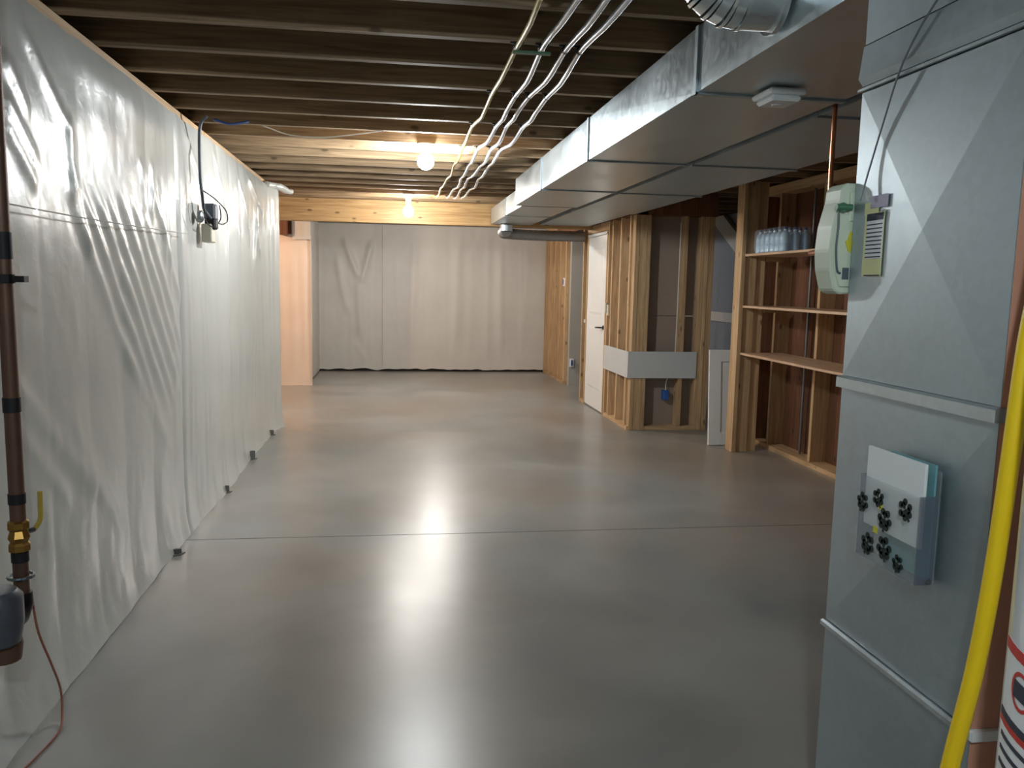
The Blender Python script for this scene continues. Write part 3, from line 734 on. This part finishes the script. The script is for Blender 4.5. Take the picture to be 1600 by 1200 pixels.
# ================================================================== PIPES UNDER THE JOISTS
def wob(yy, ph, a): return a * math.sin(yy * 2.1 + ph) + a * .6 * math.sin(yy * 4.7 + 2 * ph)
clips = [2.445, 3.249, 4.053, 4.857, 5.661, 6.465, 7.269, 8.073, 8.877]
specs = [('gas_pipe', .468, 'yellow_pipe', .010, 'dull yellow gas pipe running lengthwise under the joists', .008),
         ('water_pipe', .586, 'pex_grey', .012, 'shiny grey water pipe under the joists, nearest the yellow pipe', .010),
         ('water_pipe', .662, 'pex_grey', .012, 'shiny grey water pipe under the joists, middle one of three', .010),
         ('water_pipe', .740, 'pex_grey', .012, 'shiny grey water pipe under the joists, nearest the metal duct', .010)]
for n_, x0, mt, r_, lb, am in specs:
    t = thing(n_, lb, 'pipe', (x0, 5.5, ZJ - .03))
    ph = x0 * 40
    pts = []; yy = -1.0
    while yy <= 9.0:
        dmin = min(abs(yy - c) for c in clips)
        sag = .020 * min(1, dmin / .4) if yy > 2.0 else .0
        if yy > 4.4: sag *= 1.5
        pts.append((x0 + wob(yy, ph, am) * (1 if yy > 2.5 else .4), yy, ZJ - .016 - sag)); yy += .134
    pts.append((x0 + .005, 9.12, ZJ - .005)); pts.append((x0 + .005, 9.2, ZJ + .06)); pts.append((x0 + .005, 9.22, ZJ + .2))
    MB().tube(pts, r_, 10).build('pipe', mt, t, smooth=True)
    for c in clips:
        if c > 9: continue
        xx = x0 + wob(c, ph, am) * (1 if c > 2.5 else .4)
        m = MB(); m.tube([(xx, c - .012, ZJ - .016), (xx, c + .012, ZJ - .016)], r_ + .003, 10); m.box(xx - .026, xx + .026, c - .008, c + .008, ZJ - .006, ZJ - .0005)
        m.build('pipe_clip', 'black_rubber', t)
tag(B(.455, .60, 3.20, 3.225, ZJ - .05, ZJ - .042).build('spacer_strip', 'green_fitting'), 'thin dark strip spanning from the yellow pipe to the grey pipe', 'strip')
tag(MB().tube(smooth_path([(-.80, 5.31, ZJ + .01), (-.74, 5.31, ZJ - .01), (-.62, 5.30, ZJ - .045), (-.42, 5.29, ZJ - .05), (-.2, 5.28, ZJ - .02), (0.0, 5.25, ZJ + .01)], 5), .004, 6).build('sagging_cable', 'white_cable', smooth=True), 'thin pale cable sagging below the joists left of the bulb', 'cable')

# ================================================================== LEFT WALL FITTINGS
# junction box and cable on the plastic
jb = thing('junction_box', 'dark wired device on a beige box hanging on the plastic wall', 'electrical box', (-1.11, 5.2, 1.66))
B(-1.135, -1.075, 5.16, 5.28, 1.665, 1.775).build('outlet_box', 'beige_box', jb, bevel=.006)
B(-1.130, -1.06, 5.20, 5.31, 1.80, 1.90).build('transformer', 'grey_cable', jb, bevel=.012)
B(-1.12, -1.055, 5.18, 5.27, 1.745, 1.81).build('plug', 'black_rubber', jb, bevel=.010)
MB().lathe([(.035, 0), (.035, .02), (.02, .03)], (-1.13, 5.08, 1.81), 0, 14).build('coupling', 'grey_metal', jb, smooth=True)
MB().tube(smooth_path([(-1.06, 5.04, ZJ - .002), (-1.10, 5.045, 2.32), (-1.108, 5.05, 2.15), (-1.108, 5.06, 2.0), (-1.105, 5.08, 1.93), (-1.10, 5.10, 1.85), (-1.08, 5.22, 1.80)], 6), .010, 8).build('supply_cable', 'grey_cable', jb, smooth=True)
MB().tube(smooth_path([(-1.10, 5.07, 1.96), (-1.07, 5.25, 1.93), (-1.05, 5.47, 1.88), (-1.05, 5.52, 1.82), (-1.06, 5.42, 1.79), (-1.07, 5.28, 1.79)], 6), .004, 6).build('looped_wire', 'black_rubber', jb, smooth=True)
MB().tube(smooth_path([(-1.10, 5.06, 1.95), (-1.08, 5.0, 1.86), (-1.08, 5.05, 1.78), (-1.07, 5.2, 1.76), (-1.06, 5.36, 1.82), (-1.06, 5.33, 1.90)], 6), .004, 6).build('looped_wire', 'black_rubber', jb, smooth=True)
tag(MB().tube(smooth_path([(-1.03, 5.075, ZJ - .012), (-.95, 5.10, ZJ - .03), (-.88, 5.14, ZJ - .012), (-.85, 5.16, ZJ)], 5), .008, 7).build('blue_cable', 'blue_cable', smooth=True), 'short blue cable leaving the top of the plastic wall', 'cable')
tag(MB().tube(smooth_path([(-1.115, 2.62, 1.655), (-1.12, 3.2, 1.66), (-1.115, 3.9, 1.672), (-1.115, 4.75, 1.69)], 6), .0025, 5).build('taut_string', 'white_cable', smooth=True), 'thin pale string stretched across the plastic wall', 'string')

# water main
PXc, PYc = -1.085, 2.50
wm = thing('water_main', 'brown copper water main with black bands, brass valve and meter at left edge', 'water pipe', (PXc, PYc, .40))
MB().tube([(PXc, PYc, .50), (PXc, PYc, ZJ + .05)], .021, 16).build('riser', 'old_copper', wm, smooth=True)
for z, hh in ((1.53, .075), (1.077, .042), (.80, .03), (.625, .03)):
    MB().tube([(PXc, PYc, z - hh / 2), (PXc, PYc, z + hh / 2)], .0235, 16).build('band', 'black_rubber', wm, smooth=True)
MB().tube([(PXc, PYc, 1.425), (PXc, PYc, 1.450)], .026, 16).box(PXc, PXc + .055, PYc - .01, PYc + .02, 1.428, 1.446).build('pipe_clamp', 'black_metal', wm)
vv = MB().lathe([(.022, .64), (.030, .645), (.030, .662), (.024, .67), (.031, .685), (.024, .705), (.030, .712), (.030, .73), (.022, .735)], (PXc, PYc, 0), 2, 8).build('ball_valve', 'brass', wm)
MB().tube([(PXc, PYc + .02, .69), (PXc + .02, PYc + .055, .69)], .008, 8).build('valve_stem', 'grey_metal', wm, smooth=True)
MB().tube(smooth_path([(PXc + .02, PYc + .055, .69), (PXc + .03, PYc + .075, .715), (PXc + .03, PYc + .08, .76), (PXc + .03, PYc + .082, .80)], 4), .007, 8).build('valve_handle', 'yellow_pipe', wm, smooth=True)
m = MB()
for i in range(16):
    a0, a1 = 2 * math.pi * i / 16, 2 * math.pi * (i + 1) / 16
    m.tube([(PXc + .034 * math.cos(a0), PYc + .034 * math.sin(a0), .565), (PXc + .034 * math.cos(a1), PYc + .034 * math.sin(a1), .565)], .005, 6)
m.build('hose_clamp', 'grey_metal', wm, smooth=True)
MB().tube([(PXc, PYc, .515), (PXc, PYc, .48), (PXc, PYc - .03, .455), (PXc, PYc - .10, .45)], [.028, .030, .030, .028], 14).build('meter_elbow', 'black_metal', wm, smooth=True)
MB().lathe([(.02, -.11), (.055, -.10), (.066, -.04), (.066, .03), (.05, .05), (.0, .055)], (PXc, PYc - .155, .53), 2, 20).build('meter_body', 'meter_grey', wm, smooth=True)
MB().lathe([(.0, -.07), (.042, -.065), (.048, -.02), (.04, .02)], (PXc, PYc - .125, .43), 2, 16).build('meter_base', 'old_copper', wm, smooth=True)
MB().tube([(PXc - .03, PYc - .16, .50), (PXc - .03, PYc - .16, ZJ)], .012, 10).build('second_riser', 'black_metal', wm, smooth=True)
tag(MB().tube(smooth_path([(PXc + .02, PYc + .02, .47), (-1.07, 2.56, .36), (-1.07, 2.64, .22), (-1.08, 2.72, .10), (-1.07, 2.70, .03), (-1.05, 2.62, .006), (-1.06, 2.48, .006), (-1.08, 2.36, .006), (-1.10, 2.2, .006)], 6), .0035, 6).build('ground_wire', 'rust_wire', smooth=True), 'thin reddish wire trailing from the water meter to the floor', 'wire')

# ================================================================== SHELVES AND THINGS ON THE RIGHT
sh = thing('shelf_unit', 'bare wooden shelves with three boards fixed between studs', 'shelf', (3.2, 5.7, 0))
for z in (.885, 1.298, 1.742):
    B(3.03, 3.418, 4.66, 6.778, z - .010, z + .010).build('shelf_board', 'shelf_y', sh, bevel=.002)
B(3.0, 3.038, 6.78, 6.92, 0, 2.376).build('post', 'stud_z', sh, bevel=.002)
B(3.04, 3.15, 6.80, 6.84, 0, 2.376).build('post', 'stud_z', sh, bevel=.002)
B(3.152, 3.24, 6.82, 6.86, 0, 2.376).build('post', 'stud_z', sh, bevel=.002)
B(3.03, 3.14, 4.61, 4.65, 0, 2.376).build('post', 'stud_z', sh, bevel=.002)
for z in (.865, 1.278, 1.722):
    B(3.242, 3.40, 6.79, 6.815, z - .03, z + .009).build('cleat', 'stud_x', sh)
pack = thing('bottle_pack', 'shrink-wrapped pack of pale blue bottles on the top shelf', 'bottles', (3.2, 6.35, 1.753))
for i in range(6):
    for j in range(3):
        bx, by = 3.09 + j * .085, 6.62 - i * .088
        bo = MB().lathe([(.030, 0), (.038, .006), (.038, .06), (.035, .066), (.038, .072), (.038, .125), (.030, .15), (.014, .165), (.014, .176)], (bx, by, 1.7535), 2, 10).build('bottle', 'bottle_blue', pack, smooth=True)
        MB().lathe([(.016, 0), (.016, .016), (0, .016)], (bx, by, 1.93), 2, 8).build('cap', 'cap_blue', bo)
m = MB(); m.box(3.045, 3.305, 6.13, 6.665, 1.7525, 1.952); m.build('wrap', 'shrink_wrap', pack, bevel=.02)

# white panel leaning in the opening
wp = thing('leaning_panel', 'white panelled cabinet door leaning against the shelf post', 'panel', (3.08, 7.1, 0))
def lean(m):
    a = math.radians(5)
    m.v = [(p[0], 7.08 + (p[1] - 7.08) * math.cos(a) + p[2] * math.sin(a), p[2] * math.cos(a) - (p[1] - 7.08) * math.sin(a) + .006) for p in m.v]; return m
lean(B(2.905, 3.02, 7.08, 7.105, 0, .885)).build('stile', 'white_paint', wp, bevel=.002)
lean(B(3.25, 3.365, 7.08, 7.105, 0, .885)).build('stile', 'white_paint', wp, bevel=.002)
lean(B(3.02, 3.25, 7.08, 7.105, 0, .11)).build('rail', 'white_paint', wp, bevel=.002)
lean(B(3.02, 3.25, 7.08, 7.105, .775, .885)).build('rail', 'white_paint', wp, bevel=.002)
lean(B(3.02, 3.25, 7.092, 7.100, .11, .775)).build('centre_panel', 'white_paint', wp)

# wall boxes on the far framing
t = thing('wall_box', 'small white switch box on the far bare studs', 'electrical box', (2.52, 11.81, 1.44))
B(2.485, 2.55, 11.762, 11.85, 1.44, 1.56).build('box', 'white_plastic', t, bevel=.004)
B(2.478, 2.485, 11.79, 11.82, 1.46, 1.54).build('terminal', 'blue_cable', t)
t = thing('wall_box', 'small white outlet box low on the grey drywall past the door', 'electrical box', (2.57, 11.48, .28))
B(2.542, 2.60, 11.462, 11.498, .28, .40).build('box', 'white_plastic', t, bevel=.004)
B(2.555, 2.585, 11.456, 11.462, .30, .38).build('terminal', 'blue_cable', t)
